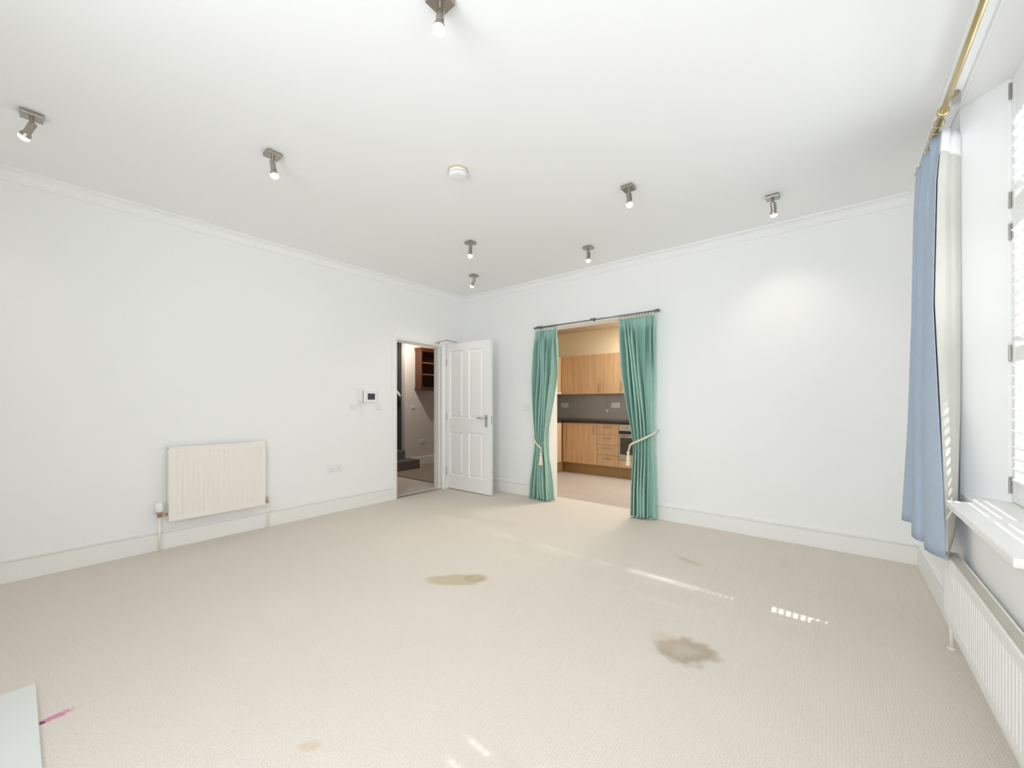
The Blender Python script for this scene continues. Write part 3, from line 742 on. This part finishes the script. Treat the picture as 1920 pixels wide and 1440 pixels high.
sm = thing('smoke_detector', 'round white smoke alarm on the ceiling', 'smoke alarm', (-2.02, 1.915, ZC))
obj('base_plate', Lth([(.066, 0), (.067, -.006), (.064, -.010)], (-2.02, 1.915, ZC), n=36), 'yellowed', sm, smooth=False)
obj('cover', Lth([(.060, -.008), (.063, -.012), (.063, -.024), (.058, -.026), (.058, -.029), (.061, -.031), (.059, -.040), (.045, -.047), (.02, -.049)], (-2.02, 1.915, ZC), n=36), 'plastic', sm, smooth=False)
obj('vent_slots', Lth([(.0592, -.0262), (.0592, -.0288)], (-2.02, 1.915, ZC), n=36), 'greyplastic', sm)

# ------------------------------------------------------------------ hearth slab
tag(obj('hearth_slab', B((-2.694, -1.2, YF+.002, .058, 0, .014)), 'hearth', bevel=.003), 'pale grey stone hearth slab at the bottom left corner', 'hearth')

# ------------------------------------------------------------------ kitchen beyond the opening
KX0, KX1, KY0, KY1, KZ = -4.42, -1.10, YB+.19, 6.83, 2.61
struct('floor', B((KX0, KX1, KY0, KY1, -.1, -.002)), 'ktile')
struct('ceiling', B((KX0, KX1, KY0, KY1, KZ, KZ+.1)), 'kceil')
struct('wall_back', B((KX0, KX1, KY1, KY1+.1, 0, KZ)), 'cream')
struct('wall_left', B((KX0-.1, KX0, KY0, KY1+.1, 0, KZ)), 'cream')
struct('wall_right', B((KX1, KX1+.1, KY0, KY1+.1, 0, KZ)), 'cream')
struct('trim_10', B((KX0, KX1, KY1-.008, KY1, .94, 1.405), (KX0, KX0+.008, KY0+1.0, KY1-.008, .94, 1.405)), 'mosaic')
KF = 6.22
def handle(parent, x0, x1, z0, z1, yf, m='nickel'):
    bm = bmesh.new()
    if x1-x0 > z1-z0:
        zc = (z0+z1)/2
        box(bm, x0, x1, yf-.024, yf-.018, zc-.008, zc+.008); box(bm, x0+.01, x0+.02, yf-.019, yf, zc-.005, zc+.005); box(bm, x1-.02, x1-.01, yf-.019, yf, zc-.005, zc+.005)
    else:
        xc = (x0+x1)/2
        box(bm, xc-.008, xc+.008, yf-.024, yf-.018, z0, z1); box(bm, xc-.005, xc+.005, yf-.019, yf, z0+.01, z0+.02); box(bm, xc-.005, xc+.005, yf-.019, yf, z1-.02, z1-.01)
    obj('handle', bm, m, parent, bevel=.002)
def base(x0, x1, label, fronts, g='kitchen base units'):
    t = thing('base_cabinet', label, 'cabinet', ((x0+x1)/2, 6.5, 0), g)
    obj('carcass', B((x0+.001, x1-.001, KF+.019, KY1-.01, .18, .895)), 'oak', t)
    return t
c1 = base(-3.757, -3.158, 'oak veneer base cabinet with one door left of the kitchen drawers', None)
dd = obj('door', B((-3.755, -3.160, KF, KF+.018, .183, .885)), 'oak', c1, bevel=.002); handle(dd, -3.225, -3.209, .70, .855, KF)
c2 = base(-3.158, -2.764, 'oak veneer drawer unit with four stacked drawers beside the oven', None)
for a, b in ((.183, .364), (.368, .536), (.540, .709), (.713, .885)):
    dd = obj('drawer', B((-3.156, -2.766, KF, KF+.018, a, b)), 'oak', c2, bevel=.002); zc = b-.055; handle(dd, -3.03, -2.885, zc-.008, zc+.008, KF)
c3 = base(-2.155, KX1-.002, 'oak veneer base cabinet hidden right of the oven behind the curtain', None)
dd = obj('door', B((-2.152, -1.63, KF, KF+.018, .183, .885)), 'oak', c3, bevel=.002); handle(dd, -1.70, -1.684, .70, .855, KF)
ov = thing('built_in_oven', 'steel built-in oven with dark glass door beside the drawers', 'oven', (-2.46, 6.5, .3))
obj('body', B((-2.762, -2.157, KF+.019, KY1-.02, .305, .89)), 'steel', ov)
obj('control_panel', B((-2.760, -2.159, KF-.004, KF+.018, .785, .885)), 'steel', ov, bevel=.002)
obj('vent_strip', B((-2.760, -2.159, KF+.004, KF+.018, .735, .783)), 'dark', ov)
od = obj('oven_door', B((-2.760, -2.159, KF-.004, KF+.018, .312, .733)), 'steel', ov, bevel=.003)
obj('glass', B((-2.735, -2.184, KF-.006, KF-.004, .40, .675)), 'blackglass', od)
obj('door_handle', T([(-2.72, KF-.035, .705), (-2.20, KF-.035, .705)], .008, 12), 'chrome', od, smooth=True)
for x in (-2.62, -2.46, -2.30):
    obj('knob', Lth([(.017, -.022), (.018, -.018), (.018, 0)], (x, KF-.004, .835), 'y', 16), 'nickel', ov, smooth=False)
ovp = tag(obj('oven_base_panel', B((-2.760, -2.159, KF, KF+.018, .183, .305)), 'oak', bevel=.002), 'narrow oak panel beneath the built-in oven', 'panel')
# left return run, facing right
c4 = thing('base_cabinet', 'pale oak base cabinet of the left return run, side-on at the kitchen corner', 'cabinet', (-4.1, 5.8, 0), 'kitchen base units')
obj('carcass', B((-4.41, -3.859, 5.2, 6.20, .18, .895)), 'oak', c4)
obj('door', B((-3.857, -3.840, 5.66, 6.196, .183, .885)), 'oakpale', c4, bevel=.002)
obj('door', B((-3.857, -3.840, 5.202, 5.655, .183, .885)), 'oakpale', c4, bevel=.002)
c5 = tag(obj('corner_post', B((-3.84, -3.762, KF+.004, 6.3, .18, .89)), 'oak', bevel=.002), 'oak filler post in the inner corner of the base units', 'panel')
pl = tag(obj('plinth', B((-3.86, KX1, 6.33, 6.345, -.002, .178), (-3.875, -3.86, 5.2, 6.345, -.002, .178)), 'plinth', bevel=.001), 'brownish oak plinth board under the kitchen units', 'plinth')
wt = tag(obj('worktop', B((-4.41, KX1, 6.195, KY1-.01, .905, .945), (-4.41, -3.82, 5.18, 6.195, .905, .945)), 'worktop', bevel=.004), 'dark laminate kitchen worktop running into the corner', 'worktop')
# wall units
def wallunit(x0, x1, label, door, hx):
    t = thing('wall_cabinet', label, 'cabinet', ((x0+x1)/2, 6.66, 1.4), 'kitchen wall units')
    obj('carcass', B((x0+.001, x1-.001, 6.519, KY1-.01, 1.405, 2.105)), 'oak', t)
    dd = obj('door', B((x0+.0015, x1-.0015, 6.50, 6.518, 1.403, 2.108)), 'oak', t, bevel=.002)
    if hx: handle(dd, hx-.008, hx+.008, 1.445, 1.60, 6.50)
wallunit(-4.035, -3.765, 'narrow oak veneer wall unit in the kitchen corner without a handle', True, None)
wallunit(-3.765, -3.176, 'oak veneer wall cabinet above the base cabinet door', True, -3.237)
wallunit(-3.176, -2.785, 'oak veneer wall cabinet directly above the kitchen drawers', True, -2.835)
wallunit(-2.785, -2.19, 'oak veneer wall cabinet behind the right green curtain', True, -2.72)
c6 = thing('wall_cabinet', 'pale oak wall cabinet of the left return run above the cooker hood', 'cabinet', (-4.2, 6.1, 1.4), 'kitchen wall units')
obj('carcass', B((-4.41, -4.059, 5.6, 6.495, 1.445, 2.105)), 'oak', c6)
obj('door', B((-4.057, -4.040, 5.602, 6.495, 1.445, 2.108)), 'oakpale', c6, bevel=.002)
hood = thing('cooker_hood', 'slim white cooker hood under the left wall cabinet', 'hood', (-4.2, 6.1, 1.4))
obj('canopy', B((-4.41, -3.98, 5.65, 6.42, 1.412, 1.440)), 'plastic', hood, bevel=.003)
obj('filter', B((-4.35, -4.03, 5.72, 6.35, 1.408, 1.412)), 'steel', hood)
plate('power_socket', 'white double socket on grey mosaic near the kitchen corner', 'socket', KY1-.008, -4.235, -4.07, 1.155, 1.24, 2, socket=True, face='-y', group='kitchen sockets')
plate('power_socket', 'white double socket on grey mosaic beside the hanging plug', 'socket', KY1-.008, -3.17, -3.005, 1.155, 1.245, 2, socket=True, face='-y', group='kitchen sockets')
cb = thing('hanging_cable', 'thin dark cable with white plug hanging below the wall units', 'cable', (-3.24, 6.78, 1.2))
obj('wire', T(catmull([(-3.245, 6.79, 1.40), (-3.24, 6.78, 1.30), (-3.235, 6.78, 1.20), (-3.225, 6.78, 1.10), (-3.21, 6.78, 1.07), (-3.195, 6.78, 1.09)], 8), .004, 8), 'greyplastic', cb, smooth=True)
obj('plug', B((-3.245, -3.205, 6.755, 6.80, 1.075, 1.12)), 'plastic', cb, bevel=.006)
light('kitchen_ceiling_lamp', 'AREA', (-2.0, 6.1, KZ-.03), 66, (1, .97, .92), aim=(0, 0, -1), size=.9)

# ------------------------------------------------------------------ hall beyond the door
HX = XL-.16
struct('floor', B((-9.5, HX, 2.4, 4.07, -.1, -.002)), 'hallcarpet')
struct('floor', B((-9.5, HX, 4.085, 7.5, -.1, -.004)), 'hallfloor')
struct('trim_11', B((-9.5, HX, 4.07, 4.085, -.1, .004)), 'dark')
struct('ceiling', B((-9.5, HX, 2.4, 7.5, 2.62, 2.72)), 'hallwall')
struct('wall_hall_far', B((-6.6, -6.5, 4.75, 7.5, 0, 2.62)), 'hallwall')
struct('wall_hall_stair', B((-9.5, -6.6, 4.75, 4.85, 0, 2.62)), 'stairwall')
struct('wall_hall_left', B((-9.5, HX, 2.3, 2.4, 0, 2.62)), 'hallwall')
struct('wall_hall_right', B((-6.5, HX, 7.4, 7.5, 0, 2.62)), 'hallwall')
struct('wall_hall_near', B((HX, HX+.03, 4.51, 7.4, 0, 2.62)) if False else B((HX-.03, HX-.002, 4.5, 7.4, 0, 2.62)), 'hallwall')
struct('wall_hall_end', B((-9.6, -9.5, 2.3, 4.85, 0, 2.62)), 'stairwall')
sweep('baseboard_hall', sk, [(-6.5, 4.875), (-6.5, 7.4)], 'trim', [(1, 0), (1, 0)])
st = bpy.data.objects.new('staircase', None); COL.objects.link(st); st.location = (-6.2, 4.2, 0)
tag(st, 'grey carpeted stairs rising left in the hall beyond the door', 'stairs')
for k in range(7):
    x1 = -6.2-.28*k; yy = 4.87 if k == 0 else 4.745
    bm = bmesh.new(); box(bm, x1-.28 if k else -6.495, x1+.012, 3.3, yy, .165*k, .165*(k+1))
    obj('step', bm, 'staircarpet', st, bevel=.012, seg=3)
hr = thing('handrail', 'short white handrail sloping down on the shaded stairwell wall', 'handrail', (-6.7, 4.7, 1.35))
obj('rail', T([(-7.3, 4.69, 1.95), (-6.62, 4.69, 1.43), (-6.56, 4.69, 1.37)], .022, 12), 'hallwall', hr, smooth=True)
obj('bracket', T([(-6.66, 4.75, 1.38), (-6.66, 4.70, 1.40), (-6.66, 4.69, 1.44)], .010, 8), 'nickel', hr, smooth=True)
obj('bracket', T([(-7.2, 4.75, 1.80), (-7.2, 4.70, 1.82), (-7.2, 4.69, 1.86)], .010, 8), 'nickel', hr, smooth=True)
bs = thing('wall_shelf_unit', 'dark wooden wall-hung shelf unit seen through the hall doorway', 'shelf unit', (-6.4, 5.35, 1.5))
sy0, sy1, sx0, sx1 = 4.995, 5.78, -6.498, -6.30
obj('side_panel', B((sx0, sx1, sy0, sy0+.025, 1.56, 2.30)), 'darkwood', bs, bevel=.003)
obj('side_panel', B((sx0, sx1, sy1-.025, sy1, 1.56, 2.30)), 'darkwood', bs, bevel=.003)
obj('back_panel', B((sx0, sx0+.012, sy0+.025, sy1-.025, 1.56, 2.30)), 'shadewood', bs)
obj('cornice', B((sx0, sx1+.02, sy0-.02, sy1+.02, 2.30, 2.335), (sx0, sx1+.008, sy0-.008, sy1+.008, 2.26, 2.30)), 'darkwood', bs, bevel=.006)
obj('base_moulding', B((sx0, sx1+.02, sy0-.02, sy1+.02, 1.50, 1.535), (sx0, sx1+.008, sy0-.008, sy1+.008, 1.535, 1.56)), 'darkwood', bs, bevel=.006)
for z in (1.80, 2.03): obj('shelf', B((sx0+.012, sx1-.01, sy0+.025, sy1-.025, z, z+.018)), 'litwood', bs, bevel=.002)
plate('light_switch', 'light switch on the hall wall near the stairs', 'switch', -6.5, 4.91, 4.99, 1.13, 1.20, 1, group='hall switch and socket')
plate('power_socket', 'double socket low on the hall wall below the shelf', 'socket', -6.5, 5.09, 5.24, .44, .51, 2, socket=True, group='hall switch and socket')
light('hall_ceiling_lamp', 'SPOT', (-5.95, 4.36, 2.47), 62, (1, .90, .78), aim=(-.35, .55, -1), spot_size=R(140), spot_blend=.6, shadow_soft_size=.03)
light('hall_downlight', 'POINT', (-6.12, 5.25, 2.50), 2.2, (1, .80, .52), shadow_soft_size=.03)
